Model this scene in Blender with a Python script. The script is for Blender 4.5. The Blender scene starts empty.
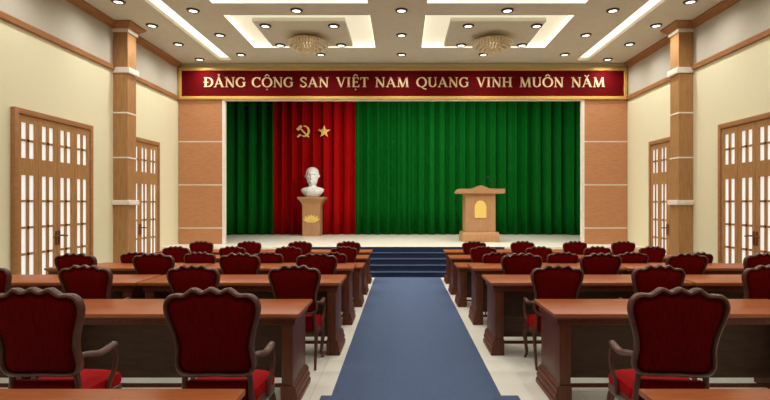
import bpy, bmesh, math, random
from mathutils import Vector, Matrix
random.seed(7)
PI = math.pi
scn = bpy.context.scene
COL = scn.collection
F, U0, V0, EYE = 480.0, 402.0, 203.0, 1.70      # focal length in px, vanishing point, eye height

def X_at(u, Y): return (u - U0) * Y / F
def Z_at(v, Y): return EYE - (v - V0) * Y / F

# ------------------------------------------------------------------ materials
def lin(c):
    out = []
    for x in c:
        x /= 255.0
        out.append(x / 12.92 if x <= 0.04045 else ((x + 0.055) / 1.055) ** 2.4)
    return (out[0], out[1], out[2], 1.0)

def base_mat(name, rough=0.5, spec=0.5, metal=0.0):
    m = bpy.data.materials.new(name); m.use_nodes = True
    nt = m.node_tree; b = nt.nodes['Principled BSDF']
    b.inputs['Roughness'].default_value = rough
    b.inputs['Specular IOR Level'].default_value = spec
    b.inputs['Metallic'].default_value = metal
    return m, nt, b

def mat_noise(name, c1, c2, scale=(4, 4, 4), nscale=3.0, rough=0.5, spec=0.4, metal=0.0, bump=0.0, detail=4.0, sheen=0.0, lo=0.3, hi=0.7):
    m, nt, b = base_mat(name, rough, spec, metal)
    tc = nt.nodes.new('ShaderNodeTexCoord'); mp = nt.nodes.new('ShaderNodeMapping')
    mp.inputs['Scale'].default_value = scale
    nz = nt.nodes.new('ShaderNodeTexNoise'); nz.inputs['Scale'].default_value = nscale; nz.inputs['Detail'].default_value = detail
    rp = nt.nodes.new('ShaderNodeValToRGB')
    rp.color_ramp.elements[0].position = lo; rp.color_ramp.elements[1].position = hi
    rp.color_ramp.elements[0].color = lin(c1); rp.color_ramp.elements[1].color = lin(c2)
    L = nt.links.new
    L(tc.outputs['Object'], mp.inputs['Vector']); L(mp.outputs['Vector'], nz.inputs['Vector'])
    L(nz.outputs['Fac'], rp.inputs['Fac']); L(rp.outputs['Color'], b.inputs['Base Color'])
    if bump:
        bp = nt.nodes.new('ShaderNodeBump'); bp.inputs['Strength'].default_value = bump; bp.inputs['Distance'].default_value = 0.01
        L(nz.outputs['Fac'], bp.inputs['Height']); L(bp.outputs['Normal'], b.inputs['Normal'])
    if sheen:
        b.inputs['Sheen Weight'].default_value = sheen
    return m

def mat_emit(name, c, strength, c_base=None):
    m, nt, b = base_mat(name, 0.5, 0.2)
    b.inputs['Base Color'].default_value = lin(c_base or c)
    b.inputs['Emission Color'].default_value = lin(c)
    b.inputs['Emission Strength'].default_value = strength
    return m

M = {}
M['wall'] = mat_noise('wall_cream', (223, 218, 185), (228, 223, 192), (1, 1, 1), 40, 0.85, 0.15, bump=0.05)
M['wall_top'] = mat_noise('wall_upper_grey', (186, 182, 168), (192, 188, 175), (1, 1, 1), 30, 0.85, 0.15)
M['ceiling'] = mat_noise('ceiling_paint', (202, 199, 183), (207, 204, 188), (1, 1, 1), 6, 0.9, 0.1)
M['wood'] = mat_noise('joinery_wood', (158, 115, 70), (178, 135, 88), (9, 9, 0.9), 4, 0.45, 0.3)
M['trimwood'] = mat_noise('trim_wood', (150, 104, 64), (168, 120, 78), (6, 1, 6), 4, 0.45, 0.3)
M['panel'] = mat_noise('panel_wood', (176, 122, 82), (190, 136, 95), (1.2, 1.2, 10), 5, 0.5, 0.25)
M['deskwood'] = mat_noise('desk_wood', (80, 38, 22), (102, 52, 30), (7, 7, 0.9), 5, 0.4, 0.3)
M['desktop'] = mat_noise('desk_top_wood', (146, 76, 36), (168, 92, 46), (1.2, 14, 14), 5, 0.35, 0.35)
M['deskdark'] = mat_noise('desk_dark_panel', (78, 58, 46), (92, 70, 56), (1.0, 6, 6), 5, 0.55, 0.2)
M['chairwood'] = mat_noise('chair_wood', (76, 42, 32), (98, 58, 44), (6, 6, 2), 6, 0.4, 0.35)
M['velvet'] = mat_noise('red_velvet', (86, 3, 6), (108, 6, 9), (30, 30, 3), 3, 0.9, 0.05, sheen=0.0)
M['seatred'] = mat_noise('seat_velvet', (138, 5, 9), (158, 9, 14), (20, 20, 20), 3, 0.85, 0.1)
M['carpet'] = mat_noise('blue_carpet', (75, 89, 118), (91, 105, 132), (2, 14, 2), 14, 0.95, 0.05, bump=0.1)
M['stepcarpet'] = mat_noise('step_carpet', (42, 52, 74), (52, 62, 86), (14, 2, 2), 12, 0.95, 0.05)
M['nosing'] = mat_noise('step_nosing', (74, 86, 112), (88, 100, 126), (2, 2, 2), 10, 0.7, 0.2)
M['green'] = mat_noise('green_curtain', (2, 84, 20), (4, 102, 28), (20, 20, 1), 3, 0.8, 0.1)
M['red'] = mat_noise('red_curtain', (148, 2, 5), (170, 5, 8), (20, 20, 1), 3, 0.8, 0.1)
M['bannerred'] = mat_noise('banner_cloth', (90, 0, 5), (100, 1, 7), (2, 2, 2), 8, 0.8, 0.1)
M['bannergold'] = mat_noise('banner_gold_frame', (206, 164, 84), (220, 180, 100), (4, 4, 4), 6, 0.5, 0.3)
M['letter'] = mat_noise('gold_lettering', (240, 214, 164), (246, 222, 176), (4, 4, 4), 6, 0.45, 0.3)
M['gold'] = mat_noise('gold_emblem', (238, 200, 100), (246, 214, 122), (8, 8, 8), 6, 0.4, 0.4)
M['plaster'] = mat_noise('white_plaster', (232, 232, 232), (242, 242, 242), (4, 4, 4), 6, 0.6, 0.3)
M['stagewood'] = mat_noise('lectern_wood', (172, 128, 88), (190, 146, 104), (12, 12, 1.2), 4, 0.5, 0.25)
M['stagefloor'] = mat_noise('stage_floor_stone', (226, 222, 206), (234, 230, 216), (1, 1, 1), 5, 0.35, 0.4)
M['whitetrim'] = mat_noise('white_trim', (226, 220, 206), (234, 228, 216), (2, 2, 2), 5, 0.6, 0.3)
M['stagedark'] = mat_noise('stage_dark_wall', (20, 30, 22), (26, 36, 28), (2, 2, 2), 5, 0.9, 0.1)
M['pane'] = mat_emit('daylit_pane', (250, 247, 240), 0.66, (190, 190, 188))  # emission stands in for daylight behind the glass
M['brass'] = mat_noise('brass_handle', (120, 72, 34), (150, 96, 50), (9, 9, 9), 6, 0.35, 0.5, metal=0.8)
M['ring'] = mat_noise('downlight_ring', (46, 40, 36), (60, 54, 48), (9, 9, 9), 6, 0.4, 0.5)
M['lamp'] = mat_emit('downlight_lens', (255, 250, 238), 3.0)
M['cove'] = mat_emit('cove_light', (255, 248, 228), 1.2)
M['led'] = mat_emit('tray_light', (250, 240, 212), 0.62, (200, 195, 175))  # glow put into the recess top in place of hidden cove lamps
M['edge'] = mat_emit('tray_edge_light', (255, 250, 228), 1.0)  # glow added to imitate brightly lit recess walls
M['crystal'] = mat_noise('crystal_glass', (206, 194, 156), (250, 245, 226), (30, 30, 30), 3, 0.2, 0.6, lo=0.4, hi=0.6)
M['bulb'] = mat_emit('chandelier_bulb', (255, 240, 200), 1.0)
M['black'] = mat_noise('black_metal', (22, 24, 22), (30, 32, 30), (9, 9, 9), 6, 0.4, 0.5)

def floor_mat():
    m, nt, b = base_mat('floor_tile', 0.22, 0.45)
    tc = nt.nodes.new('ShaderNodeTexCoord'); br = nt.nodes.new('ShaderNodeTexBrick')
    br.offset = 0.0
    br.inputs['Scale'].default_value = 1.0
    br.inputs['Brick Width'].default_value = 0.8; br.inputs['Row Height'].default_value = 0.8
    br.inputs['Mortar Size'].default_value = 0.004
    br.inputs['Color1'].default_value = lin((244, 241, 228)); br.inputs['Color2'].default_value = lin((241, 238, 224))
    br.inputs['Mortar'].default_value = lin((222, 216, 200))
    nt.links.new(tc.outputs['Object'], br.inputs['Vector']); nt.links.new(br.outputs['Color'], b.inputs['Base Color'])
    return m
M['floor'] = floor_mat()

# ------------------------------------------------------------------ mesh builder
def catmull(pts, n=8, closed=False):
    P = [Vector(p) for p in pts]; out = []; k = len(P)
    rng = range(k if closed else k - 1)
    for i in rng:
        if closed: a, b, c, d = P[(i-1) % k], P[i], P[(i+1) % k], P[(i+2) % k]
        else: a, b, c, d = P[max(i-1, 0)], P[i], P[i+1], P[min(i+2, k-1)]
        for j in range(n):
            t = j / n
            out.append(0.5 * ((2*b) + (c-a)*t + (2*a-5*b+4*c-d)*t*t + (3*b-a-3*c+d)*t**3))
    if not closed: out.append(P[-1].copy())
    return out

class MB:
    def __init__(s): s.bm = bmesh.new()
    def box(s, x0, x1, y0, y1, z0, z1, bevel=0.0):
        r = bmesh.ops.create_cube(s.bm, size=1.0)
        vs = r['verts']
        for v in vs:
            v.co = Vector(((x0+x1)/2 + v.co.x*(x1-x0), (y0+y1)/2 + v.co.y*(y1-y0), (z0+z1)/2 + v.co.z*(z1-z0)))
        if bevel:
            es = list({e for v in vs for e in v.link_edges})
            bmesh.ops.bevel(s.bm, geom=es, offset=bevel, segments=2, affect='EDGES', profile=0.6)
        return s
    def quad(s, pts):
        s.bm.faces.new([s.bm.verts.new(p) for p in pts]); return s
    def prism(s, poly, axis, a, b):
        """poly of 2-D points extruded along axis from a to b (x: (y,z), y: (x,z), z: (x,y))"""
        def P(p, t):
            return {'x': (t, p[0], p[1]), 'y': (p[0], t, p[1]), 'z': (p[0], p[1], t)}[axis]
        A = [s.bm.verts.new(P(p, a)) for p in poly]; B = [s.bm.verts.new(P(p, b)) for p in poly]
        n = len(poly)
        fs = [s.bm.faces.new(A), s.bm.faces.new(list(reversed(B)))]
        for i in range(n):
            fs.append(s.bm.faces.new((A[i], B[i], B[(i+1) % n], A[(i+1) % n])))
        bmesh.ops.recalc_face_normals(s.bm, faces=fs)
        return s
    def tube(s, pts, rad, seg=10, squash=1.0):
        P = [Vector(p) for p in pts]; n = len(P)
        R = rad if isinstance(rad, (list, tuple)) else [rad]*n
        if len(R) != n:
            R = [R[0] + (R[-1]-R[0])*i/(n-1) for i in range(n)] if len(R) == 2 else [R[min(int(i*len(R)/n), len(R)-1)] for i in range(n)]
        rings = []; up = None
        for i in range(n):
            t = (P[min(i+1, n-1)] - P[max(i-1, 0)]).normalized()
            if up is None:
                up = Vector((0, 0, 1)) if abs(t.z) < 0.9 else Vector((0, 1, 0))
            sd = t.cross(up).normalized(); up = sd.cross(t).normalized()
            rings.append([s.bm.verts.new(P[i] + (sd*math.cos(2*PI*k/seg)*squash + up*math.sin(2*PI*k/seg))*R[i]) for k in range(seg)])
        fs = []
        for i in range(n-1):
            for k in range(seg):
                fs.append(s.bm.faces.new((rings[i][k], rings[i][(k+1) % seg], rings[i+1][(k+1) % seg], rings[i+1][k])))
        fs.append(s.bm.faces.new(list(reversed(rings[0])))); fs.append(s.bm.faces.new(rings[-1]))
        bmesh.ops.recalc_face_normals(s.bm, faces=fs)
        return s
    def loft(s, rings, cap=True):
        R = [[s.bm.verts.new(p) for p in r] for r in rings]; fs = []
        n = len(R[0])
        for i in range(len(R)-1):
            for k in range(n):
                fs.append(s.bm.faces.new((R[i][k], R[i][(k+1) % n], R[i+1][(k+1) % n], R[i+1][k])))
        if cap:
            fs.append(s.bm.faces.new(list(reversed(R[0])))); fs.append(s.bm.faces.new(R[-1]))
        bmesh.ops.recalc_face_normals(s.bm, faces=fs)
        return s
    def lathe(s, prof, c=(0, 0, 0), seg=24):
        return s.loft([[(c[0]+max(r, 1e-4)*math.cos(2*PI*k/seg), c[1]+max(r, 1e-4)*math.sin(2*PI*k/seg), c[2]+z) for k in range(seg)] for r, z in prof])
    def build(s, name, mat, parent=None, smooth=True):
        me = bpy.data.meshes.new(name); s.bm.to_mesh(me); s.bm.free()
        me.materials.append(mat)
        if smooth:
            me.polygons.foreach_set('use_smooth', [True]*len(me.polygons))
            try: me.set_sharp_from_angle(angle=math.radians(38))
            except Exception: pass
        o = bpy.data.objects.new(name, me); COL.objects.link(o)
        if parent is not None: o.parent = parent
        return o

def tag(o, label=None, cat=None, group=None, kind=None):
    if label: o['label'] = label
    if cat: o['category'] = cat
    if group: o['group'] = group
    if kind: o['kind'] = kind
    return o
def thing(name, label, cat, loc=(0, 0, 0), rz=0.0, group=None):
    o = bpy.data.objects.new(name, None); COL.objects.link(o)
    o.empty_display_size = 0.1
    o.location = loc; o.rotation_euler = (0, 0, rz)
    return tag(o, label, cat, group)
def struct(name, label, cat, loc=(0, 0, 0)):
    o = thing(name, label, cat, loc); o['kind'] = 'structure'; return o
def copy_tree(o, parent=None):
    c = o.copy(); COL.objects.link(c)
    if parent is not None:
        c.parent = parent
    for ch in list(o.children): copy_tree(ch, c)
    return c

# ------------------------------------------------------------------ room shell
WS = {-1: 6.00, 1: 6.05}
W, CZ, YB = 6.05, 5.45, 12.92         # half width, ceiling height, proscenium wall
YN = -1.0                              # how far the hall runs back past the camera
SH = 0.60                              # stage height
YS = 11.99                             # stage front
def S(o, label, cat): return tag(o, label, cat, kind='structure')

S(MB().box(-W-0.1, W+0.1, YN, 17.3, -0.1, 0.0).build('floor', M['floor'], smooth=False), 'pale cream polished tile floor of the hall', 'floor')

RAIL = 4.45
PILY0, PILY1, PILX = 9.97, 10.29, W-0.30
DOORS = [(7.43, 9.34), (10.02, 11.87)]; DTOP = 3.18
def wall_side(sg, side):
    m = MB(); x0, x1 = sorted((sg*WS[sg], sg*(W+0.12)))
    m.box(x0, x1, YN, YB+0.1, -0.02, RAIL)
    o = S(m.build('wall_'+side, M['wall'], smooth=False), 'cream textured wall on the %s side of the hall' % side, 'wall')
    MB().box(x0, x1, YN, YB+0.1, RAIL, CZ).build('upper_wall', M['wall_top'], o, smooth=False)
wall_side(-1, 'left'); wall_side(1, 'right')

# picture rails and ceiling cornices along the side walls
n = 0
for sg, side in ((-1, 'left'), (1, 'right')):
    n += 1
    a = WS[sg]; poly = [(sg*a, RAIL), (sg*(a-0.05), RAIL+0.01), (sg*(a-0.06), RAIL+0.09), (sg*(a-0.03), RAIL+0.115), (sg*a, RAIL+0.115)]
    S(MB().prism(poly, 'y', YN, YB-0.075).build('trim_%d' % n, M['trimwood'], smooth=False), 'brown wooden picture rail along the %s wall' % side, 'trim')
for sg, side in ((-1, 'left'), (1, 'right')):
    n += 1
    a, b = WS[sg], CZ
    poly = [(sg*a, b), (sg*(a-0.11), b), (sg*(a-0.11), b-0.035), (sg*(a-0.075), b-0.05), (sg*(a-0.045), b-0.095), (sg*(a-0.03), b-0.135), (sg*a, b-0.135)]
    S(MB().prism(poly, 'y', YN, YB-0.075).build('trim_%d' % n, M['trimwood'], smooth=False), 'brown wooden cornice where the %s wall meets the ceiling' % side, 'trim')
# pilasters
for sg, side in ((-1, 'left'), (1, 'right')):
    n += 1
    p = struct('trim_%d' % n, 'square wood-clad pilaster on the %s wall between two doors' % side, 'pilaster', (sg*WS[sg], (PILY0+PILY1)/2, 0))
    h = (PILY1-PILY0)/2
    def bx(d, e, z0, z1, bev=0.0):
        x0, x1 = sorted((0, -sg*(W-PILX+d)))
        return MB().box(x0, x1, -h-e, h+e, z0, z1, bev)
    bx(0, 0, 0, CZ-0.001).build('shaft', M['wood'], p, smooth=False)
    for z, t, d in ((4.40, 0.12, 0.05), (1.66, 0.10, 0.05)):
        bx(d, d*0.7, z, z+t, 0.01).build('white_band', M['whitetrim'], p)['label'] = 'thick white band'
    for z in (3.56, 2.63):
        bx(0.008, 0.008, z, z+0.03).build('white_band', M['whitetrim'], p, smooth=False)['label'] = 'thin white band'
    bx(0.03, 0.03, CZ-0.20, CZ-0.135).build('capital_band', M['whitetrim'], p, smooth=False)['label'] = 'white band under the capital'
    # flared capital
    prof = [(0.03, -0.135), (0.06, -0.10), (0.12, -0.05), (0.14, -0.035), (0.14, 0.0)]
    rings = []
    for d, z in prof:
        xa, xb = 0, -sg*(W-PILX+d)
        rings.append([(xa, -h-d, CZ+z-0.001), (xb, -h-d, CZ+z-0.001), (xb, h+d, CZ+z-0.001), (xa, h+d, CZ+z-0.001)])
    MB().loft(rings).build('capital', M['trimwood'], p, smooth=False)
    bx(0.03, 0.03, 0, 0.14).build('plinth', M['trimwood'], p, smooth=False)

# ---- ceiling with cut-outs for trays and cove slots
TX = [(-3.57, -0.64), (0.47, 3.45)]
TY = [(7.02, 9.02), (9.59, 11.60)]
SLOTS = {-1: (-4.77, -4.46), 1: (4.58, 4.88)}; SLOTY = (2.0, 12.6)
xs = sorted({-W, W, *SLOTS[-1], *SLOTS[1], *[v for t in TX for v in t]})
ys = sorted({YN, YB+0.1, SLOTY[0], SLOTY[1], *[v for t in TY for v in t]})
m = MB(); tp = CZ+0.05
holes = [(a, b, c, d) for a, b in TX for c, d in TY] + [(*SLOTS[-1], *SLOTY), (*SLOTS[1], *SLOTY)]
for i in range(len(xs)-1):
    for j in range(len(ys)-1):
        cx, cy = (xs[i]+xs[i+1])/2, (ys[j]+ys[j+1])/2
        if any(a < cx < b and c < cy < d for a, b, c, d in holes): continue
        m.quad([(xs[i], ys[j], CZ), (xs[i], ys[j+1], CZ), (xs[i+1], ys[j+1], CZ), (xs[i+1], ys[j], CZ)])
bmesh.ops.remove_doubles(m.bm, verts=m.bm.verts, dist=1e-4)
# recess walls and tops
REC = 0.14
def recess(m, a, b, c, d, dep):
    z0, z1 = CZ, CZ+dep
    m.quad([(a, c, z0), (a, d, z0), (a, d, z1), (a, c, z1)]); m.quad([(b, c, z0), (b, c, z1), (b, d, z1), (b, d, z0)])
    m.quad([(a, c, z0), (a, c, z1), (b, c, z1), (b, c, z0)]); m.quad([(a, d, z0), (b, d, z0), (b, d, z1), (a, d, z1)])
    m.quad([(a, c, z1), (a, d, z1), (b, d, z1), (b, c, z1)])
for a, b in TX:
    for c, d in TY: recess(m, a, b, c, d, REC)
recess(m, *SLOTS[-1], *SLOTY, 0.16); recess(m, *SLOTS[1], *SLOTY, 0.16)
ceil = S(m.build('ceiling', M['ceiling'], smooth=False), 'beige plaster ceiling with recessed trays and side coves', 'ceiling')
MB().box(-W-0.12, W+0.12, YN, YB+0.1, CZ+0.34, CZ+0.40).build('ceiling_slab', M['ceiling'], ceil, smooth=False)
# glowing cove strips
for sg, side in ((-1, 'left'), (1, 'right')):
    x0, x1 = SLOTS[sg][0]+0.01, SLOTS[sg][1]-0.01
    o = MB().box(x0, x1, SLOTY[0]+0.02, SLOTY[1]-0.02, CZ+0.07, CZ+0.155).build('cove_light', M['cove'], smooth=False)
    tag(o, 'long glowing cove light strip along the %s side of the ceiling' % side, 'ceiling light', 'cove light strips')
# tray islands; glowing sheets in the recess stand in for cove light
PLACE = {(0, 1): 'far left', (1, 1): 'far right', (0, 0): 'near left', (1, 0): 'near right'}
for i, (a, b) in enumerate(TX):
    for j, (c, d) in enumerate(TY):
        iz = CZ-0.06
        ia, ib, ic, id_ = a+0.52, b-0.52, c+0.16, d-0.28
        p = struct('ceiling_panel', 'dropped rectangular ceiling panel inside the %s lit tray' % PLACE[(i, j)], 'ceiling panel', ((ia+ib)/2, (ic+id_)/2, iz))
        hx, hy = (ib-ia)/2, (id_-ic)/2
        MB().box(-hx, hx, -hy, hy, 0, 0.08).build('panel_board', M['ceiling'], p, smooth=False)
        MB().box(-hx*0.55, hx*0.55, -hy*0.55, hy*0.55, 0.08, REC+0.035).build('hanger', M['ceiling'], p, smooth=False)
        ra, rb, rc, rd = a-p.location.x+0.004, b-p.location.x-0.004, c-p.location.y+0.004, d-p.location.y-0.004
        l = MB().box(ra+0.012, rb-0.012, rc+0.012, rd-0.012, REC+0.036, REC+0.055)
        l.build('light_panel', M['led'], p, smooth=False)['label'] = 'glowing cream light panel'
        q = MB().box(ra, ra+0.01, rc, rd, 0.065, REC+0.055).box(rb-0.01, rb, rc, rd, 0.065, REC+0.055).box(ra+0.01, rb-0.01, rc, rc+0.01, 0.065, REC+0.055).box(ra+0.01, rb-0.01, rd-0.01, rd, 0.065, REC+0.055)
        q.build('led_strip', M['edge'], p, smooth=False)['label'] = 'brighter light strip lining the recess edge'

# ---- proscenium wall, stage
OX, OZ = 4.82, 4.48
OL, OR = -4.74, 4.81
pw = S(MB().box(-W, OL-0.02, YB, YB+0.03, 0, CZ).box(OR+0.02, W, YB, YB+0.03, 0, CZ).box(OL-0.02, OR+0.02, YB, YB+0.03, OZ, CZ).build('wall_front', M['wall'], smooth=False),
       'front wall around the stage opening', 'wall')
for sg, side in ((-1, 'left'), (1, 'right')):
    n += 1
    x0, x1 = (-WS[-1]+0.01, OL-0.08) if sg < 0 else (OR+0.08, W-0.01)
    p = struct('trim_%d' % n, 'tall brown wood panelling %s of the stage opening' % side, 'wall panelling', ((x0+x1)/2, YB, 0))
    h = (x1-x0)/2
    zs = [SH, 1.03, 2.19, 3.35, 4.48]
    for k in range(4):
        MB().box(-h, h, -0.05, 0.0, zs[k]+(0.0 if k == 0 else 0.02), zs[k+1]-0.02).build('wood_panel', M['panel'], p, smooth=False)
    for k in (1, 2, 3):
        MB().box(-h, h, -0.04, 0.0, zs[k]-0.02, zs[k]+0.02).build('white_groove', M['whitetrim'], p, smooth=False)
n += 1
S(MB().box(OL-0.08, OL, YB-0.06, YB+0.035, SH, OZ).box(OR, OR+0.08, YB-0.06, YB+0.035, SH, OZ).box(OL, OR, YB-0.06, YB+0.035, OZ-0.035, OZ).build('trim_%d' % n, M['whitetrim'], smooth=False),
  'thin white trim framing the stage opening', 'trim')
# stage platform
SX0, SX1 = -2.35, 2.55
st = struct('trim_%d' % (n+1), 'raised pale stage platform across the front of the hall', 'stage'); n += 1
MB().box(-W, W, YS, 17.2, 0.0, SH-0.05).build('stage_base', M['whitetrim'], st, smooth=False)
MB().box(-W, W, YS-0.02, 17.2, SH-0.05, SH).build('stage_deck', M['stagefloor'], st, smooth=False)
# steps
sp = struct('trim_%d' % (n+1), 'flight of blue carpeted steps up to the stage', 'steps', (0, 0, 0)); n += 1
for k in range(5):
    y0 = 10.95 + 0.26*k; z1 = 0.12*(k+1) if k < 4 else SH+0.006
    y1 = YS-0.021 if k < 4 else YS+0.12
    if k == 4:
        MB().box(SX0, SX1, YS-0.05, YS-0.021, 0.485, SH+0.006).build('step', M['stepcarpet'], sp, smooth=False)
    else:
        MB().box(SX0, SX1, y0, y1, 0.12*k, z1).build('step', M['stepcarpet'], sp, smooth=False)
        MB().box(SX0, SX1, y0-0.012, y0+0.035, z1-0.012, z1+0.006).build('step_nosing', M['nosing'], sp, smooth=False)['label'] = 'paler blue nosing strip'
# stage box
S(MB().box(-7.0, 7.0, 17.2, 17.3, 0, 5.9).build('wall_back', M['stagedark'], smooth=False), 'dark rear wall of the stage behind the curtains', 'wall')
S(MB().box(-7.1, -7.0, YB+0.12, 17.3, 0, 5.9).build('wall_stage_left', M['stagedark'], smooth=False), 'dark left wall of the stage', 'wall')
S(MB().box(7.0, 7.1, YB+0.12, 17.3, 0, 5.9).build('wall_stage_right', M['stagedark'], smooth=False), 'dark right wall of the stage', 'wall')
S(MB().box(-7.1, 7.1, YB+0.12, 17.3, 5.9, 6.0).build('ceiling_stage', M['stagedark'], smooth=False), 'dark ceiling over the stage', 'ceiling')
S(MB().box(-7.0, -W, YB+0.12, 17.2, 0, SH).box(W, 7.0, YB+0.12, 17.2, 0, SH).build('floor_stage', M['stagefloor'], smooth=False), 'pale stage floor in the wings', 'floor')

# ---- doors
def make_door(idx, sg, y0, y1, label):
    d = struct('door_%d' % idx, label, 'door', (sg*WS[sg], (y0+y1)/2, 0))
    w = y1-y0; h = w/2; fr = 0.075
    def X(a, b): return sorted((-sg*a, -sg*b))
    x = X(0.0, 0.075)
    MB().box(*x, -h, -h+fr, 0, DTOP, 0.008).box(*x, h-fr, h, 0, DTOP, 0.008).box(*x, -h+fr, h-fr, DTOP-0.09, DTOP, 0.008).build('door_frame', M['trimwood'], d)
    lw = (w-2*fr)/4
    rows = [(0.47, 0.89), (0.89, 1.31), (1.31, 1.73), (1.73, 2.14), (2.41, 2.69), (2.69, 2.97)]
    for k in range(4):
        a = -h+fr+k*lw; b = a+lw
        st, pn = lw*0.18, lw*0.26; mu = lw-2*st-2*pn
        xl = X(0.012, 0.052); xg = X(0.016, 0.026); xm = X(0.028, 0.050)
        m = MB()
        g = 0.003
        m.box(*xl, a+g, a+st, 0.01, DTOP-0.095); m.box(*xl, b-st, b-g, 0.01, DTOP-0.095)
        m.box(*xm, a+st+pn, a+st+pn+mu, 0.47, 2.97)
        for z0, z1 in ((0.01, 0.47), (2.14, 2.41), (2.97, DTOP-0.095)):
            m.box(*xl, a+st, b-st, z0, z1)
        for z in (0.89, 1.31, 1.73, 2.69):
            m.box(*xm, a+st, b-st, z-0.019, z+0.019)
        leaf = m.build('door_leaf', M['wood'], d, smooth=False)
        g2 = MB()
        g2.box(*xg, a+st, b-st, 0.47, 2.14); g2.box(*xg, a+st, b-st, 2.41, 2.97)
        g2.build('pane', M['pane'], leaf, smooth=False)['label'] = 'bright daylit glass panes'
        if k in (1, 2):
            yy = (b-0.035) if k == 1 else (a+0.035)
            s2 = -1 if k == 1 else 1
            hd = MB()
            xa = -sg*0.052
            hd.box(*sorted((xa, xa-sg*0.012)), yy-0.02, yy+0.02, 0.98, 1.22, 0.004)
            hd.tube([(xa, yy, 1.14), (xa-sg*0.06, yy, 1.14), (xa-sg*0.065, yy+s2*0.05, 1.14), (xa-sg*0.06, yy+s2*0.13, 1.125)], 0.014, 8)
            hd.build('door_handle', M['brass'], leaf)['label'] = 'dark brass lever handle'
    return d
make_door(1, -1, 7.35, 9.22, 'four-leaf glazed wooden door on the left wall, nearer one')
make_door(2, -1, 10.04, 11.76, 'glazed wooden door on the left wall partly behind the pilaster')
make_door(3, 1, 7.20, 9.09, 'four-leaf glazed wooden door on the right wall, nearer one')
make_door(4, 1, 10.02, 11.64, 'glazed wooden door on the right wall partly behind the pilaster')

# ------------------------------------------------------------------ carpet runner
cp = [(-0.62, 10.94), (-0.62, 4.22), (-0.71, 4.22), (-0.71, 0.2), (1.02, 0.2), (1.02, 4.22), (0.872, 4.22), (0.872, 10.94)]
tag(MB().prism(cp, 'z', 0.0, 0.008).build('carpet_runner', M['carpet'], smooth=False), 'long blue carpet runner along the aisle to the stage steps', 'carpet')

# ------------------------------------------------------------------ downlights
def make_downlight(name='downlight'):
    d = thing(name, 'x', 'ceiling light', (0, 0, 0))
    r = MB(); seg = 20
    prof = [(0.078, -0.012), (0.082, -0.030), (0.112, -0.024), (0.124, -0.001), (0.090, -0.001)]
    r.loft([[(a*math.cos(2*PI*k/seg), a*math.sin(2*PI*k/seg), z) for k in range(seg)] for a, z in prof], cap=False)
    r.build('trim_ring', M['ring'], d)['label'] = 'dark trim ring'
    MB().lathe([(0.0, -0.022), (0.055, -0.021), (0.081, -0.016), (0.081, -0.002)], seg=seg).build('lens', M['lamp'], d)['label'] = 'glowing white lens'
    return d
DL = []
ordn = ['nearest', 'second', 'third', 'farthest']
for k, y in enumerate((8.92, 10.12, 11.31, 12.50)):
    DL.append((-5.27, y, CZ, '%s recessed downlight between the left cove strip and left wall' % ordn[k]))
    DL.append((5.36, y, CZ, '%s recessed downlight between the right cove strip and right wall' % ordn[k]))
for k, y in enumerate((9.33, 10.70, 12.10)):
    o3 = ('nearest', 'middle', 'farthest')[k]
    DL.append((-4.06, y, CZ, '%s recessed downlight between the left cove strip and left tray' % o3))
    DL.append((4.10, y, CZ, '%s recessed downlight between the right cove strip and right tray' % o3))
    DL.append((-0.01, y, CZ, '%s recessed downlight on the ceiling centre line between the trays' % o3))
for x, sd in ((-2.05, 'left'), (2.05, 'right')):
    DL.append((x, 9.33, CZ, 'recessed downlight between the near and far %s trays' % sd))
    DL.append((x, 12.10, CZ, 'recessed downlight between the far %s tray and the banner' % sd))
for cx, sd in ((-2.13, 'left'), (2.09, 'right')):
    for dx, a in ((-0.71, 'left'), (0.71, 'right')):
        for y, b in ((9.98, 'near'), (11.20, 'far')):
            DL.append((cx+dx, y, CZ-0.06, 'downlight at the %s %s corner of the panel in the far %s tray' % (b, a, sd)))
d0 = make_downlight()
for i, (x, y, z, lab) in enumerate(DL):
    o = d0 if i == 0 else copy_tree(d0)
    o.location = (x, y, z); tag(o, lab, 'ceiling light', 'recessed ceiling downlights')

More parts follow.
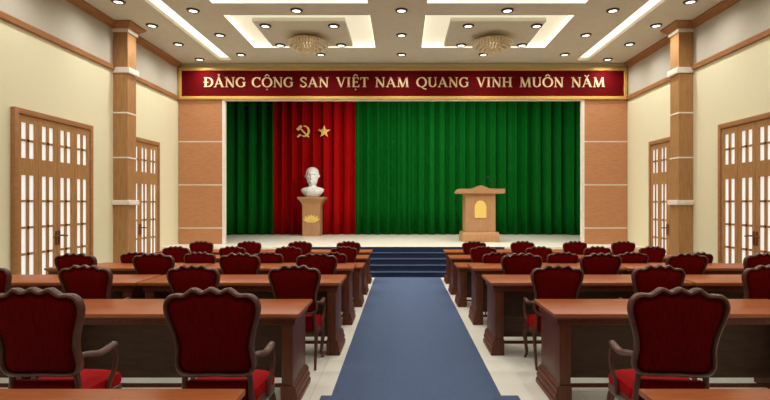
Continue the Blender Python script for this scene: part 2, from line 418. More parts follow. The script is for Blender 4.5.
# ------------------------------------------------------------------ chandeliers
def make_chandelier():
    c = thing('chandelier', 'x', 'chandelier')
    MB().lathe([(0.0, 0.07), (0.16, 0.07), (0.17, 0.05), (0.05, 0.04), (0.05, 0.0), (0.34, 0.0), (0.36, -0.02), (0.34, -0.05), (0.0, -0.05)], seg=32).build('ceiling_plate', M['gold'], c)
    MB().lathe([(0.0, -0.05), (0.10, -0.05), (0.13, -0.10), (0.10, -0.14), (0.0, -0.14)], seg=16).build('bulb_cluster', M['bulb'], c)
    m = MB()
    rings = [(0.47, -0.07, 40), (0.43, -0.11, 36), (0.35, -0.15, 30), (0.26, -0.185, 24), (0.16, -0.21, 14), (0.06, -0.225, 7)]
    for r, z, k in rings:
        for q in range(k):
            a = 2*PI*(q + 0.5*(k % 4 == 2))/k
            r0 = bmesh.ops.create_icosphere(m.bm, subdivisions=1, radius=0.034)
            mt = Matrix.Translation((r*math.cos(a), r*math.sin(a), z)) @ Matrix.Rotation(a, 4, 'Z') @ Matrix.Scale(1.35, 4, (0, 0, 1))
            bmesh.ops.transform(m.bm, matrix=mt, verts=r0['verts'])
    m.build('crystal_bowl', M['crystal'], c, smooth=False)
    m = MB()
    for r, z, k in rings[:4]:
        m.tube([(r*math.cos(2*PI*i/32), r*math.sin(2*PI*i/32), z+0.035) for i in range(33)], 0.010, 6)
    for q in range(8):
        a = 2*PI*q/8
        m.tube([(0.30*math.cos(a), 0.30*math.sin(a), -0.04), (0.47*math.cos(a), 0.47*math.sin(a), -0.05), (0.42*math.cos(a), 0.42*math.sin(a), -0.09), (0.25*math.cos(a), 0.25*math.sin(a), -0.165), (0.02*math.cos(a), 0.02*math.sin(a), -0.21)], 0.010, 6)
    m.build('gold_frame', M['gold'], c)
    MB().lathe([(0.0, -0.22), (0.03, -0.23), (0.045, -0.25), (0.02, -0.27), (0.0, -0.275)], seg=12).build('finial', M['gold'], c)
    return c
c0 = make_chandelier(); first = True
for cx, sd in ((-2.10, 'left'), (2.02, 'right')):
    for cy, nf in ((10.72, 'far'), (7.80, 'near')):
        o = c0 if first else copy_tree(c0); first = False
        o.location = (cx, cy, CZ-0.06-0.07); o.scale = (0.92, 0.92, 1)
        tag(o, 'gold crystal bowl chandelier under the %s %s ceiling tray' % (nf, sd), 'chandelier', 'crystal ceiling chandeliers')

# ------------------------------------------------------------------ banner with lettering
BY = YB-0.07
bx0, bx1, bz0, bz1 = X_at(178.5, BY), X_at(627, BY), Z_at(99.5, BY), Z_at(67.5, BY)
bn = thing('banner', 'long dark red banner in a gold frame with gold capital lettering', 'banner', ((bx0+bx1)/2, BY, bz0))
hw, hh, fw = (bx1-bx0)/2, bz1-bz0, 0.085
MB().box(-hw+fw, hw-fw, 0.0, 0.069, fw, hh-fw).build('red_field', M['bannerred'], bn, smooth=False)
MB().box(-hw, hw, -0.03, 0.069, 0, fw, 0.012).box(-hw, hw, -0.03, 0.069, hh-fw, hh, 0.012).box(-hw, -hw+fw, -0.03, 0.069, fw, hh-fw, 0.012).box(hw-fw, hw, -0.03, 0.069, fw, hh-fw, 0.012).build('gold_frame', M['bannergold'], bn)

TK, TN = 0.165, 0.075       # thick and thin stroke
def stroke(pts, w=None):
    """flat ribbon polygons along pts; w None = calligraphic width"""
    P = [Vector((p[0], p[1])) for p in pts]; out = []
    L, R = [], []
    for i in range(len(P)):
        t = P[min(i+1, len(P)-1)] - P[max(i-1, 0)]
        t.normalize(); nrm = Vector((-t.y, t.x))
        ww = w if w is not None else TN + (TK-TN)*abs(t.y)**1.5
        L.append(P[i] + nrm*ww/2); R.append(P[i] - nrm*ww/2)
    for i in range(len(P)-1): out.append([L[i], L[i+1], R[i+1], R[i]])
    return out
def ell(cx, cy, rx, ry, a0, a1, k=18):
    return [(cx+rx*math.cos(math.radians(a0+(a1-a0)*i/k)), cy+ry*math.sin(math.radians(a0+(a1-a0)*i/k))) for i in range(k+1)]
def serif(x, y, w=0.26): return stroke([(x-w/2, y+(0.03 if y < 0.5 else -0.03)), (x+w/2, y+(0.03 if y < 0.5 else -0.03))], 0.06)
def glyph(c):
    g = []; wd = 0.8
    if c == 'A':
        g += stroke([(0.10, 0), (0.41, 1.0)], TN) + stroke([(0.39, 1.0), (0.74, 0)], TK) + stroke([(0.2, 0.34), (0.62, 0.34)], 0.06) + serif(0.10, 0, 0.22) + serif(0.75, 0, 0.26); wd = 0.88
    elif c == 'V':
        g += stroke([(0.10, 1), (0.44, 0)], TK) + stroke([(0.42, 0), (0.72, 1)], TN) + serif(0.10, 1) + serif(0.72, 1, 0.22); wd = 0.84
    elif c == 'N':
        g += stroke([(0.16, 0), (0.16, 1)], TN) + stroke([(0.12, 1), (0.74, 0)], TK) + stroke([(0.74, 0), (0.74, 1)], TN) + serif(0.16, 0, 0.24) + serif(0.1, 1, 0.2) + serif(0.74, 1, 0.24); wd = 0.9
    elif c == 'M':
        g += stroke([(0.14, 0), (0.18, 1)], TN) + stroke([(0.18, 1), (0.50, 0)], TK) + stroke([(0.50, 0), (0.82, 1)], TN) + stroke([(0.84, 1), (0.90, 0)], TK) + serif(0.14, 0, 0.24) + serif(0.9, 0, 0.28) + serif(0.15, 1, 0.16) + serif(0.87, 1, 0.16); wd = 1.05
    elif c in 'GC':
        g += stroke(ell(0.46, 0.5, 0.38, 0.47, 48, 312)); 
        g += stroke([(0.72, 0.72), (0.74, 0.98)], 0.06)
        if c == 'G': g += stroke([(0.74, 0.10), (0.74, 0.42)], TK*0.9) + serif(0.72, 0.46, 0.28); wd = 0.9
        else: g += stroke([(0.68, 0.12), (0.78, 0.2)], 0.06); wd = 0.84
    elif c in 'OQ':
        g += stroke(ell(0.48, 0.5, 0.40, 0.47, 0, 360, 32)); wd = 0.96
        if c == 'Q': g += stroke([(0.46, 0.05), (0.66, -0.14), (0.92, -0.22)], 0.10)
    elif c == 'S':
        pts = catmull([(0.56, 0.80, 0), (0.44, 0.95, 0), (0.26, 0.95, 0), (0.13, 0.78, 0), (0.24, 0.60, 0), (0.46, 0.45, 0), (0.58, 0.25, 0), (0.44, 0.05, 0), (0.24, 0.05, 0), (0.10, 0.20, 0)], 5)
        g += stroke([(p.x, p.y) for p in pts], 0.115) + stroke([(0.58, 0.72), (0.57, 0.98)], 0.05) + stroke([(0.09, 0.04), (0.10, 0.3)], 0.05); wd = 0.68
    elif c == 'I':
        g += stroke([(0.2, 0), (0.2, 1)], TK) + serif(0.2, 0, 0.34) + serif(0.2, 1, 0.34); wd = 0.42
    elif c == 'E':
        g += stroke([(0.18, 0), (0.18, 1)], TK) + stroke([(0.05, 0.96), (0.62, 0.96)], 0.065) + stroke([(0.05, 0.04), (0.66, 0.04)], 0.065) + stroke([(0.18, 0.52), (0.50, 0.52)], 0.06)
        g += stroke([(0.62, 0.78), (0.62, 0.99)], 0.06) + stroke([(0.66, 0.01), (0.66, 0.24)], 0.06) + stroke([(0.50, 0.42), (0.50, 0.62)], 0.05); wd = 0.72
    elif c == 'T':
        g += stroke([(0.38, 0), (0.38, 1)], TK) + stroke([(0.04, 0.96), (0.72, 0.96)], 0.065) + stroke([(0.05, 0.76), (0.05, 0.99)], 0.06) + stroke([(0.71, 0.76), (0.71, 0.99)], 0.06) + serif(0.38, 0, 0.34); wd = 0.76
    elif c == 'U':
        g += stroke([(0.18, 1), (0.18, 0.35)], TK) + stroke([(x, y) for x, y in ell(0.45, 0.34, 0.27, 0.30, 180, 360)]) + stroke([(0.72, 0.34), (0.72, 1)], TN) + serif(0.18, 1, 0.34) + serif(0.72, 1, 0.24); wd = 0.88
    elif c == 'H':
        g += stroke([(0.18, 0), (0.18, 1)], TK) + stroke([(0.74, 0), (0.74, 1)], TK) + stroke([(0.18, 0.52), (0.74, 0.52)], 0.065)
        for xx in (0.18, 0.74): g += serif(xx, 0, 0.34) + serif(xx, 1, 0.34)
        wd = 0.92
    elif c == 'D':
        g += stroke([(0.18, 0), (0.18, 1)], TK) + stroke([(0.03, 0.96), (0.35, 0.96)], 0.065) + stroke([(0.03, 0.04), (0.35, 0.04)], 0.065) + stroke(ell(0.34, 0.5, 0.42, 0.46, 90, -90)); wd = 0.86
    return g, wd
MARK = {'Đ': ('D', 'bar'), 'Ả': ('A', 'hook'), 'Ộ': ('O', 'circ,dot'), 'Ệ': ('E', 'circ,dot'), 'Ô': ('O', 'circ'), 'Ă': ('A', 'breve')}
def full_glyph(ch):
    b, mk = MARK.get(ch, (ch, ''))
    g, wd = glyph(b); c = {'A': 0.41, 'O': 0.48, 'E': 0.36}.get(b, 0.4)
    for q in mk.split(','):
        if q == 'bar': g += stroke([(-0.02, 0.5), (0.42, 0.5)], 0.07)
        if q == 'hook': g += stroke([(c-0.08, 1.24), (c-0.02, 1.32), (c+0.07, 1.28), (c+0.05, 1.2), (c-0.01, 1.15), (c-0.01, 1.06)], 0.07)
        if q == 'circ': g += stroke([(c-0.2, 1.10), (c, 1.30)], 0.08) + stroke([(c, 1.30), (c+0.2, 1.10)], 0.08)
        if q == 'dot': g += [[Vector((c-0.07, -0.24)), Vector((c, -0.17)), Vector((c+0.07, -0.24)), Vector((c, -0.31))]]
        if q == 'breve': g += stroke(ell(c, 1.26, 0.18, 0.17, 190, 350, 8), 0.08)
    return g, wd
WORDS = [('ĐẢNG', 203.8, 246), ('CỘNG', 252, 293.5), ('SAN', 299.5, 329), ('VIỆT', 336.6, 368.6), ('NAM', 375, 409), ('QUANG', 416.3, 469), ('VINH', 476.6, 512), ('MUÔN', 519.4, 563.7), ('NĂM', 571, 604.7)]
zb = Z_at(87.2, BY) - bz0; chh = 0.262
for wtxt, ua, ub in WORDS:
    gs = [full_glyph(c) for c in wtxt]; tot = sum(w for _, w in gs) + 0.06*(len(gs)-1)
    xa, xb = X_at(ua, BY) - (bx0+bx1)/2, X_at(ub, BY) - (bx0+bx1)/2
    k = (xb-xa)/tot; x = xa
    for g, w in gs:
        m = MB()
        for poly in g:
            m.prism([(x + p.x*k, zb + p.y*chh) for p in poly], 'y', -0.018, 0.004)
        m.build('letter', M['letter'], bn, smooth=False)
        x += (w+0.06)*k

# ------------------------------------------------------------------ stage curtains
CY = 16.72
def cur_y(x, seed):
    p = 0.37
    t = x/p*2*PI
    y = 0.105*math.sin(t + 0.5*math.sin(x*1.7+seed)) + 0.03*math.sin(2.1*t+seed) + 0.02*math.sin(0.37*t+2*seed)
    return CY + y
def curtain(name, x0, x1, mat, label, seed, ret=0):
    m = MB(); pts = []
    k = int((x1-x0)/0.018)
    for i in range(k+1):
        x = x0+(x1-x0)*i/k; y = cur_y(x, seed)
        d = (x1-x if ret > 0 else x-x0)
        if ret and d < 0.9: y -= 1.1*(1-d/0.9)**2
        pts.append((x, y))
    A = [[m.bm.verts.new((x, y+0.012*math.sin(z*1.3+x*3), z)) for x, y in pts] for z in (SH+0.005, SH+1.0, SH+2.0, SH+3.0, 5.75)]
    for r in range(len(A)-1):
        for i in range(k):
            m.bm.faces.new((A[r][i], A[r][i+1], A[r+1][i+1], A[r+1][i]))
    o = m.build(name, mat)
    so = o.modifiers.new('thick', 'SOLIDIFY'); so.thickness = 0.01
    return tag(o, label, 'curtain', 'stage curtains')
gx0, gx1 = X_at(274, CY), X_at(355, CY)
curtain('stage_curtain', -6.4, gx0, M['green'], 'narrow dark green pleated stage curtain left of the red one', 0.3, -1)
curtain('stage_curtain', gx0+0.002, gx1, M['red'], 'red pleated stage curtain behind the white bust', 1.2)
curtain('stage_curtain', gx1+0.002, 6.4, M['green'], 'wide green pleated stage curtain behind the lectern', 2.1, 1)

# emblems on the red curtain
EY = CY-0.20
def flat_poly(m, poly, d=0.04): m.prism(poly, 'y', 0.0, d)
cx, cz = X_at(324, EY), Z_at(131.5, EY)
m = MB(); pts = []
for k in range(10):
    r = 0.225 if k % 2 == 0 else 0.092; a = PI/2 + k*PI/5
    pts.append((r*math.cos(a), r*math.sin(a)))
c1 = [m.bm.verts.new((p[0], 0, p[1])) for p in pts]; c2 = [m.bm.verts.new((p[0], 0.03, p[1])) for p in pts]
cf = m.bm.verts.new((0, -0.035, 0)); cb = m.bm.verts.new((0, 0.03, 0))
for k in range(10):
    m.bm.faces.new((c1[k], c1[(k+1) % 10], cf)); m.bm.faces.new((c2[(k+1) % 10], c2[k], cb)); m.bm.faces.new((c1[(k+1) % 10], c1[k], c2[k], c2[(k+1) % 10]))
bmesh.ops.recalc_face_normals(m.bm, faces=m.bm.faces)
o = m.build('star_emblem', M['gold'], smooth=False); o.location = (cx, EY+0.03, cz)
tag(o, 'gold five-pointed star fixed on the red curtain', 'emblem')
cx, cz = X_at(303.2, EY), Z_at(131.5, EY)
he = thing('hammer_and_sickle_emblem', 'gold hammer and sickle emblem fixed on the red curtain', 'emblem', (cx, EY+0.02, cz))
m = MB()
arc = []
for i in range(25):
    t = i/24; a = math.radians(100 - 235*t)
    arc.append((0.02+0.165*math.cos(a), 0.02+0.175*math.sin(a), 0.012 + 0.06*math.sin(PI*min(1, t*1.02))**0.8))
for i in range(24):
    def off(q, s):
        x, z, w = q; v = Vector((x-0.02, z-0.02)).normalized(); return (x+v.x*s*w/2, z+v.y*s*w/2)
    flat_poly(m, [off(arc[i], 1), off(arc[i+1], 1), off(arc[i+1], -1), off(arc[i], -1)])
m.build('sickle', M['gold'], he, smooth=False)
m = MB()
def bar(p, q, w):
    d = (Vector(q)-Vector(p)).normalized(); nn = Vector((-d.y, d.x))*w/2; p, q = Vector(p), Vector(q)
    return [tuple(p+nn), tuple(q+nn), tuple(q-nn), tuple(p-nn)]
flat_poly(m, bar((-0.10, -0.10), (-0.21, -0.19), 0.055))
m.build('sickle_handle', M['gold'], he, smooth=False)
m = MB()
flat_poly(m, bar((-0.11, 0.11), (0.19, -0.19), 0.048), 0.03); flat_poly(m, bar((-0.21, 0.06), (-0.06, 0.20), 0.085), 0.045)
o = m.build('hammer', M['gold'], he, smooth=False); o.location = (0, -0.012, 0)

# ------------------------------------------------------------------ bust and pedestal
PY = 16.16
px = X_at(312.6, PY)
pd = thing('pedestal', 'light wooden pedestal with flared top under the white bust', 'pedestal', (px, PY, SH))
PH = Z_at(196.9, PY-0.3) - SH
hb = 0.29
MB().loft([[(s*a, t*b, z) for s, t in ((-1, -1), (1, -1), (1, 1), (-1, 1))] for a, b, z in ((hb, 0.26, 0), (hb, 0.26, PH-0.30), (hb+0.02, 0.28, PH-0.22), (hb+0.09, 0.33, PH-0.11), (hb+0.135, 0.345, PH-0.075))]).build('pedestal_body', M['stagewood'], pd, smooth=False)
MB().box(-hb-0.15, hb+0.15, -0.36, 0.36, PH-0.075, PH, 0.012).build('pedestal_top', M['stagewood'], pd)
m = MB()
for k, a in enumerate((-70, -45, -20, 0, 20, 45, 70)):
    L = (0.15, 0.17, 0.16, 0.17, 0.16, 0.17, 0.15)[k]
    c, s = math.cos(math.radians(90-a)), math.sin(math.radians(90-a))
    bxx = 0.02*(k-3)
    pts = [(bxx, 0), (bxx+c*L*0.5 - s*0.035, s*L*0.5 + c*0.035), (bxx+c*L, s*L), (bxx+c*L*0.5 + s*0.035, s*L*0.5 - c*0.035)]
    m.prism([(p[0]*1.15, p[1]) for p in pts], 'y', -0.268-0.003*(k % 2), -0.255)
m.prism([(-0.19, 0.02), (-0.10, -0.035), (0.10, -0.035), (0.19, 0.02), (0.08, 0.01), (-0.08, 0.01)], 'y', -0.275, -0.255)
o = m.build('lotus_emblem', M['gold'], pd, smooth=False); o.location = (0, 0, Z_at(221.0, PY-0.27)-SH); o.scale = (1.22, 1, 1.4); o['label'] = 'gold lotus-shaped emblem'

def make_bust():
    prof = [(0.0, 0.18, 0.13, 0.0), (0.03, 0.23, 0.155, 0.0), (0.09, 0.30, 0.18, 0.0), (0.16, 0.355, 0.20, 0.0), (0.23, 0.39, 0.205, 0.0), (0.285, 0.385, 0.195, 0.0),
            (0.335, 0.30, 0.17, 0.0), (0.37, 0.165, 0.145, 0.0), (0.42, 0.118, 0.125, 0.0), (0.47, 0.122, 0.145, -0.015), (0.52, 0.16, 0.185, -0.03), (0.58, 0.185, 0.21, -0.025),
            (0.66, 0.205, 0.228, -0.015), (0.75, 0.216, 0.242, -0.005), (0.84, 0.222, 0.25, 0.0), (0.93, 0.212, 0.24, 0.0), (1.00, 0.18, 0.205, 0.0), (1.05, 0.13, 0.15, 0.0), (1.08, 0.07, 0.085, 0.0), (1.09, 0.01, 0.012, 0.0)]
    P = []
    for i in range(len(prof)-1):
        a, b = prof[i], prof[i+1]; p0 = prof[max(i-1, 0)]; p3 = prof[min(i+2, len(prof)-1)]
        for j in range(4):
            t = j/4
            P.append([0.5*((2*a[q])+(b[q]-p0[q])*t+(2*p0[q]-5*a[q]+4*b[q]-p3[q])*t*t+(3*a[q]-p0[q]-3*b[q]+p3[q])*t**3) for q in range(4)])
    P.append(list(prof[-1]))
    seg = 72; rings = []
    G = lambda v, c, s: math.exp(-((v-c)/s)**2)
    for z, rx, ry, cy in P:
        ring = []
        for k in range(seg):
            a = 2*PI*k/seg - PI/2            # a = -90 deg faces the hall
            hs = 0.93 if z > 0.55 else 1.0
            x, y = rx*hs*math.cos(a), cy + ry*hs*math.sin(a)
            fr = max(0.0, -math.sin(a))
            d = 0.0
            if z > 0.44 and fr > 0:
                d += 0.075*G(x, 0, 0.030)*G(z, 0.695, 0.035) + 0.040*G(x, 0, 0.024)*G(z, 0.76, 0.05)      # nose
                d += 0.034*G(abs(x), 0.075, 0.06)*G(z, 0.835, 0.022)                                        # brow
                d -= 0.055*G(abs(x), 0.078, 0.036)*G(z, 0.785, 0.028)                                       # eye sockets
                d += 0.012*G(abs(x), 0.078, 0.022)*G(z, 0.782, 0.014)                                       # eyeballs
                d += 0.018*G(abs(x), 0.12, 0.04)*G(z, 0.71, 0.04)                                           # cheekbones
                d += 0.022*G(x, 0, 0.07)*G(z, 0.645, 0.012)                                                 # moustache
                d -= 0.034*G(x, 0, 0.055)*G(z, 0.620, 0.010)                                                # mouth line
                d += 0.018*G(x, 0, 0.05)*G(z, 0.598, 0.014)                                                 # lower lip
                d += 0.085*G(x, 0, 0.055)*G(z, 0.52, 0.055)                                                  # beard
            y -= d
            if z > 0.44:
                ear = 0.05*G(abs(math.sin(a)+0.02), 0, 0.14)*G(z, 0.755, 0.055)
                x += math.copysign(ear, math.cos(a))
                if math.sin(a) > -0.35 or z > 0.93:                                                          # hair mass
                    hz = min(1, max(0, (z-0.68)/0.06)); x *= 1+0.05*hz; y = y + 0.012*hz*(1 if y > 0 else -1)
            else:
                d2 = 0.02*G(abs(x), 0.06+0.5*max(0, 0.36-z), 0.025)*fr*(1 if 0.12 < z < 0.38 else 0)         # collar and lapels
                y -= d2
            ring.append((x, y, z))
        rings.append(ring)
    o = MB().loft(rings).build('bust', M['plaster'])
    return o
b = make_bust(); b.location = (px, PY-0.02, SH+PH); b.scale = (0.98, 1, (Z_at(167.2, PY)-SH-PH)/1.09)
tag(b, 'white plaster bust of a man with a goatee on the pedestal', 'bust')

# ------------------------------------------------------------------ lectern
LY = 13.5
lx = X_at(481, LY)
k = LY/F
lc = thing('lectern', 'light wooden lectern with arched gold plaque on the stage', 'lectern', (lx, LY, SH))
MB().box(-0.525, 0.525, 0.0, 0.80, 0, 0.20, 0.01).loft([[(s*a, b if t < 0 else 0.80-b, z) for s, t in ((-1, -1), (1, -1), (1, 1), (-1, 1))] for a, b, z in ((0.525, 0.0, 0.20), (0.50, 0.03, 0.275))]).build('base', M['stagewood'], lc)
MB().box(-0.425, 0.425, 0.09, 0.72, 0.275, 1.37).build('body', M['stagewood'], lc, smooth=False)
top = MB()
top.prism([(-0.67, 1.40), (-0.64, 1.37), (0.65, 1.37), (0.68, 1.40), (0.68, 1.50), (-0.61, 1.50)], 'y', 0.0, 0.78)
top.build('top', M['stagewood'], lc, smooth=False)
cr = catmull([(-0.40, 1.50, 0), (-0.25, 1.515, 0), (-0.12, 1.56, 0), (0, 1.60, 0), (0.12, 1.56, 0), (0.25, 1.515, 0), (0.40, 1.50, 0)], 6)
MB().prism([(p.x, p.y) for p in cr] , 'y', 0.01, 0.06).build('crest', M['stagewood'], lc, smooth=False)
ar = [(-0.165, 0.0), (0.165, 0.0), (0.165, 0.30)] + [(0.165*math.cos(a), 0.30+0.19*math.sin(a)) for a in [PI*i/14 for i in range(1, 14)]] + [(-0.165, 0.30)]
o = MB().prism(ar, 'y', 0.065, 0.092).build('plaque', M['gold'], lc, smooth=False); o.location = (0, 0, 0.68); o['label'] = 'arched gold plaque'
mc = thing('microphone', 'thin black gooseneck microphone on top of the lectern', 'microphone', (lx+0.46, LY+0.4, SH+1.50))
MB().lathe([(0.0, 0.0), (0.07, 0.0), (0.07, 0.015), (0.02, 0.03), (0.0, 0.03)], seg=16).build('base', M['black'], mc)
MB().tube(catmull([(0, 0, 0.02), (0, 0, 0.12), (-0.07, -0.02, 0.24), (-0.16, -0.05, 0.32)], 6), 0.010, 8).build('gooseneck', M['black'], mc)
MB().tube([(-0.15, -0.047, 0.312), (-0.165, -0.052, 0.325), (-0.205, -0.065, 0.355), (-0.22, -0.07, 0.365)], [0.012, 0.020, 0.022, 0.012], 10).build('microphone_head', M['black'], mc)

# ------------------------------------------------------------------ desks
DLEN, DDEP, DH = 2.25, 0.60, 0.75
def make_desk():
    """long edge along x from 0 to DLEN, y 0 (user side) to DDEP, user side faces -y"""
    d = thing('desk', 'x', 'desk')
    MB().box(0, DLEN, 0, DDEP, DH-0.032, DH, 0.008).build('desktop', M['desktop'], d)
    # moulded apron beneath the top
    rings = []
    for e, z in ((0.012, DH-0.032), (0.028, DH-0.045), (0.040, DH-0.055), (0.040, DH-0.095), (0.055, DH-0.10)):
        rings.append([(e, e, z), (DLEN-e, e, z), (DLEN-e, DDEP-e, z), (e, DDEP-e, z)])
    MB().loft(rings).build('apron', M['deskwood'], d, smooth=False)
    for s in (0, 1):
        def xx(a, b): return sorted((a, b)) if s == 0 else sorted((DLEN-a, DLEN-b))
        x = xx(0.060, 0.155)
        pil = MB().box(*x, 0.045, DDEP-0.045, 0.10, DH-0.098, 0.006).build('pillar', M['deskwood'], d)
        # scrolled foot, flaring outwards at the end of the desk
        pr = [(0.155, 0.0), (-0.012, 0.0), (-0.012, 0.035), (0.002, 0.05), (-0.004, 0.06), (-0.006, 0.075), (0.0, 0.092), (0.010, 0.102), (0.006, 0.112), (0.008, 0.13), (0.020, 0.15), (0.034, 0.16), (0.155, 0.16)]
        pr = [(p[0]+0.024 if p[0] < 0.1 else 0.160, p[1]) for p in pr]
        if s: pr = [(DLEN-p[0], p[1]) for p in pr]
        MB().prism(pr, 'y', 0.035, DDEP-0.035).build('foot', M['deskwood'], pil, smooth=False)
    MB().box(0.15, DLEN-0.15, 0.36, 0.385, 0.11, DH-0.098).build('modesty_panel', M['deskdark'], d, smooth=False)
    MB().box(0.15, DLEN-0.15, 0.28, 0.30, 0.055, 0.085).build('stretcher', M['deskwood'], d, smooth=False)
    return d
#        y near, y scale, height, left start, right start, number of desks (left, right)
ROWS = [(1.86, 1.00, 0.750, -0.80, 1.21, 1, 1),
        (3.98, 1.05, 0.780, -0.857, 1.262, 2, 2),
        (5.31, 1.00, 0.820, -0.68, 0.98, 2, 2),
        (6.65, 0.92, 0.797, -0.68, 0.98, 2, 2),
        (7.80, 0.92, 0.665, -0.64, 0.90, 2, 2),
        (8.85, 0.92, 0.686, -0.635, 0.89, 2, 2),
        (10.05, 0.92, 0.675, -0.645, 0.908, 2, 2)]
ROWN = ['nearest row', 'second row from camera', 'third row from camera', 'fourth row from camera', 'third row from stage', 'second row from stage', 'row closest to stage']
dk = make_desk(); used = False
for r, (y, sy, h, xl, xr, nl, nr) in enumerate(ROWS):
    for side, x0, cnt in (('left', xl, nl), ('right', xr, nr)):
        for q in range(cnt):
            lx_ = 0.945 if r == 3 else 1.0; step = DLEN*lx_+0.03
            o = dk if not used else copy_tree(dk); used = True
            x = x0 + q*step if side == 'right' else x0 - DLEN*lx_ - q*step
            o.location = (x, y, 0); o.scale = (lx_, sy, h/DH)
            tag(o, 'brown desk %s of aisle, %s, %s' % (side, ROWN[r], 'aisle end' if q == 0 else 'wall end'), 'desk', 'rows of wooden desks')

# ------------------------------------------------------------------ armchairs
KX, KY = 0.90, 0.79
def kk(pts): return [(x*KX, y*KY, z) for x, y, z in pts]
def make_chair():
    c = thing('armchair', 'x', 'armchair')
    rec = lambda z: -0.16*max(0.0, z-0.42)           # recline of the back
    half = [(0.0, 0.530), (0.10, 0.527), (0.160, 0.530), (0.195, 0.548), (0.214, 0.585), (0.214, 0.63), (0.207, 0.69), (0.217, 0.76), (0.238, 0.83), (0.252, 0.885), (0.253, 0.925),
            (0.240, 0.960), (0.212, 0.984), (0.178, 0.990), (0.146, 0.988), (0.122, 1.004), (0.098, 1.020), (0.072, 1.016), (0.048, 1.004), (0.022, 1.014), (0.0, 1.024)]
    loop = half + [(-x, z) for x, z in reversed(half[1:-1])]
    out = catmull([(x, z, 0) for x, z in loop], 3, closed=True); nn = len(out)
    def offs(d):
        res = []
        for i in range(nn):
            t = (out[(i+2) % nn] - out[(i-2) % nn]).normalized(); nrm = Vector((-t.y, t.x))
            res.append((out[i].x + nrm.x*d, out[i].y + nrm.y*d))
        return res
    fwd = 0.028
    def ring(d, yo):
        return [(x, rec(z)+yo, z) for x, z in offs(d)]
    # frame: closed section swept round the outline
    sec = [(0.0, -0.006), (0.006, -0.022), (0.015, -0.028), (0.021, -0.022), (0.025, -0.004), (0.025, 0.020), (0.015, 0.030), (0.004, 0.022)]
    m = MB(); rs = [[m.bm.verts.new(p) for p in ring(d, yo)] for d, yo in sec]
    fs = []
    for a in range(len(rs)):
        A, B = rs[a], rs[(a+1) % len(rs)]
        for i in range(nn): fs.append(m.bm.faces.new((A[i], A[(i+1) % nn], B[(i+1) % nn], B[i])))
    bmesh.ops.recalc_face_normals(m.bm, faces=fs)
    m.build('back_frame', M['chairwood'], c)
    # upholstered back, domed on both faces
    m = MB(); cz = 0.76
    def shr(f, yo): return [((x)*f, rec(cz+(z-cz)*f)+yo, cz+(z-cz)*f) for x, z in offs(0.026)]
    m.loft([shr(0.02, -0.036), shr(0.5, -0.033), shr(0.8, -0.027), shr(0.93, -0.018), shr(1.0, -0.004), shr(1.0, 0.012), shr(0.93, 0.034), shr(0.75, 0.046), shr(0.4, 0.052), shr(0.02, 0.054)])
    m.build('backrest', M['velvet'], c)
    # seat cushion: rounded trapezoid
    def sring(f, z, grow=0.0):
        pts = []
        base = [(-0.195, 0.03), (0.0, 0.015), (0.195, 0.03), (0.225, 0.18), (0.245, 0.34), (0.222, 0.425), (0.0, 0.46), (-0.222, 0.425), (-0.245, 0.34), (-0.225, 0.18)]
        sm = catmull([(x, y, 0) for x, y in base], 4, closed=True)
        return [((p.x)*f*KX, (0.24+(p.y-0.24)*f)*KY, z) for p in sm]
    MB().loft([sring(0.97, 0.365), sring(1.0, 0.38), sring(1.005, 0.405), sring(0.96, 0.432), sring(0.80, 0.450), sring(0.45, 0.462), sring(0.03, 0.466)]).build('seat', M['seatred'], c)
    MB().loft([sring(0.96, 0.310), sring(0.99, 0.318), sring(1.01, 0.335), sring(1.01, 0.362), sring(0.98, 0.370)]).build('seat_frame', M['chairwood'], c)
    # lower back upholstery and posts between seat and back frame
    MB().box(-0.16, 0.16, -0.022, 0.010, 0.365, 0.505, 0.006).build('lower_back_panel', M['velvet'], c)
    for s in (-1, 1):
        MB().tube([(s*0.185, 0.015, 0.33), (s*0.180, 0.0, 0.42), (s*0.176, -0.006, 0.50), (s*0.172, -0.014, 0.545)], [0.021, 0.018, 0.016, 0.016], 10).build('back_post', M['chairwood'], c)
        # rear leg, raked backwards
        MB().tube(catmull([(s*0.188, 0.03, 0.345), (s*0.188, 0.02, 0.25), (s*0.190, -0.02, 0.12), (s*0.195, -0.075, 0.0)], 5), [0.021, 0.012], 10).build('leg', M['chairwood'], c)
        # cabriole front leg
        pts = catmull(kk([(s*0.205, 0.400, 0.335), (s*0.228, 0.420, 0.265), (s*0.220, 0.413, 0.16), (s*0.209, 0.404, 0.06), (s*0.221, 0.416, 0.018), (s*0.225, 0.420, 0.0)]), 5)
        rr = []
        for i in range(len(pts)):
            t = i/(len(pts)-1)
            rr.append(0.026*(1-t) + 0.009*t + (0.008 if t > 0.88 else 0))
        MB().tube(pts, rr, 10).build('leg', M['chairwood'], c)
        # open arm with scrolled end, and its curved support
        ap = catmull(kk([(s*0.205, rec(0.64)+0.01, 0.638), (s*0.226, 0.05, 0.632), (s*0.246, 0.15, 0.615), (s*0.254, 0.25, 0.626), (s*0.252, 0.300, 0.630), (s*0.251, 0.314, 0.612)]), 5)
        arm = MB().tube(ap, [0.013 + 0.005*math.sin(PI*i/(len(ap)-1)) for i in range(len(ap))], 10, 1.25).build('armrest', M['chairwood'], c)
        MB().tube(catmull(kk([(s*0.252, 0.280, 0.618), (s*0.259, 0.305, 0.56), (s*0.256, 0.290, 0.48), (s*0.244, 0.245, 0.41), (s*0.237, 0.235, 0.345)]), 5), [0.012, 0.016], 10).build('arm_support', M['chairwood'], arm)
    return c
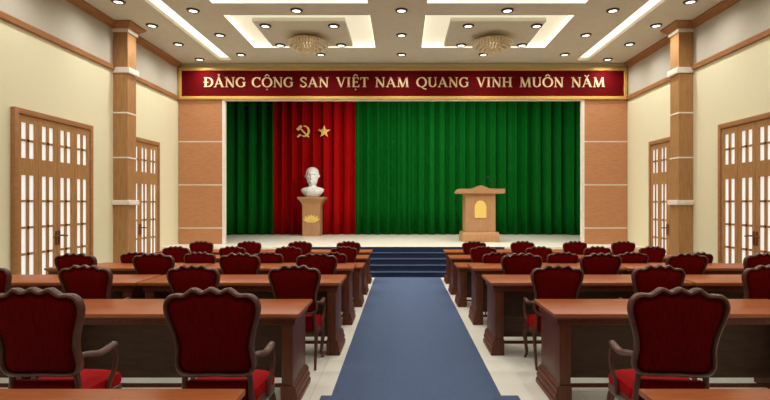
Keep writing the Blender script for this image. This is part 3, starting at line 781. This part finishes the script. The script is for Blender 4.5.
#        y of the back, scale, pixel centres on the left, on the right (both from the aisle outwards)
SEATS = [(3.02, 1.165, (218, 46), (671,)),
         (4.95, 1.055, (296.5, 197, 91, -9), (554.5, 654, 763)),
         (6.22, 1.045, (318, 242, 157, 80), (520, 598, 683, 760)),
         (7.33, 0.945, (332, 269, 202, 139), (497, 561, 630, 694)),
         (8.46, 0.930, (344.5, 289.5, 234, 178), (482.5, 537.5, 595.5, 650)),
         (9.53, 0.935, (349, 301, 250.5, 203), (473.5, 521.5, 573.5, 621.5))]
SEATN = ['nearest row', 'second row from camera', 'third row from camera', 'third row from stage', 'second row from stage', 'row closest to stage']
SN = ['next to aisle', 'second from aisle', 'third from aisle', 'outermost by wall']
ch = make_chair(); used = False
for r, (y, s, L, R) in enumerate(SEATS):
    for side, us in (('left', L), ('right', R)):
        for q, u in enumerate(us):
            o = ch if not used else copy_tree(ch); used = True
            o.location = (X_at(u, y), y, 0); o.scale = (s, s, s)
            if r == 0 and side == 'right': o.rotation_euler = (0, 0, math.radians(-5))
            tag(o, 'red armchair %s of aisle, %s, %s' % (side, SEATN[r], SN[q]), 'armchair', 'rows of red velvet armchairs')

# ------------------------------------------------------------------ lights
def spot(x, y, z, e, size=2.85, rad=0.06, col=(1.0, 0.965, 0.905)):
    l = bpy.data.lights.new('downlight_lamp', 'SPOT'); l.energy = e; l.spot_size = size; l.spot_blend = 1.0; l.shadow_soft_size = rad; l.color = col
    o = bpy.data.objects.new('downlight_lamp', l); COL.objects.link(o); o.location = (x, y, z-0.04); return o
for x, y, z, lab in DL: spot(x, y, z, 78)
for y in (1.0, 3.2, 5.4, 7.2):
    for x in (-5.27, -4.06, -2.05, 0, 2.05, 4.1, 5.36): spot(x, y, CZ, 62 if y < 6 else 68)
def area(name, loc, rot, sx, sy, e, col=(1, 0.93, 0.82)):
    l = bpy.data.lights.new(name, 'AREA'); l.shape = 'RECTANGLE'; l.size = sx; l.size_y = sy; l.energy = e; l.color = col
    o = bpy.data.objects.new(name, l); COL.objects.link(o); o.location = loc; o.rotation_euler = rot; return o
# stage border lights above the opening, shining on the curtain
area('stage_border_light', (1.3, 13.9, 4.95), (math.radians(38), 0, 0), 7.0, 0.4, 160)
area('stage_front_light', (0.0, 13.35, 4.95), (math.radians(8), 0, 0), 8.0, 0.3, 50)

w = bpy.data.worlds.new('world'); scn.world = w; w.use_nodes = True
w.node_tree.nodes['Background'].inputs['Color'].default_value = (1.0, 0.93, 0.82, 1)
w.node_tree.nodes['Background'].inputs['Strength'].default_value = 0.20

# ------------------------------------------------------------------ camera
cam = bpy.data.cameras.new('camera'); co = bpy.data.objects.new('camera', cam); COL.objects.link(co)
co.location = (0, 0, EYE); co.rotation_euler = (PI/2, 0, 0)
cam.sensor_fit = 'HORIZONTAL'; cam.sensor_width = 36.0; cam.lens = F/770.0*36.0
cam.shift_x = -(U0-385.0)/770.0; cam.shift_y = (V0-200.0)/770.0
cam.clip_start = 0.05
scn.camera = co
scn.view_settings.view_transform = 'Standard'
scn.view_settings.look = 'None'
scn.view_settings.exposure = 0.0
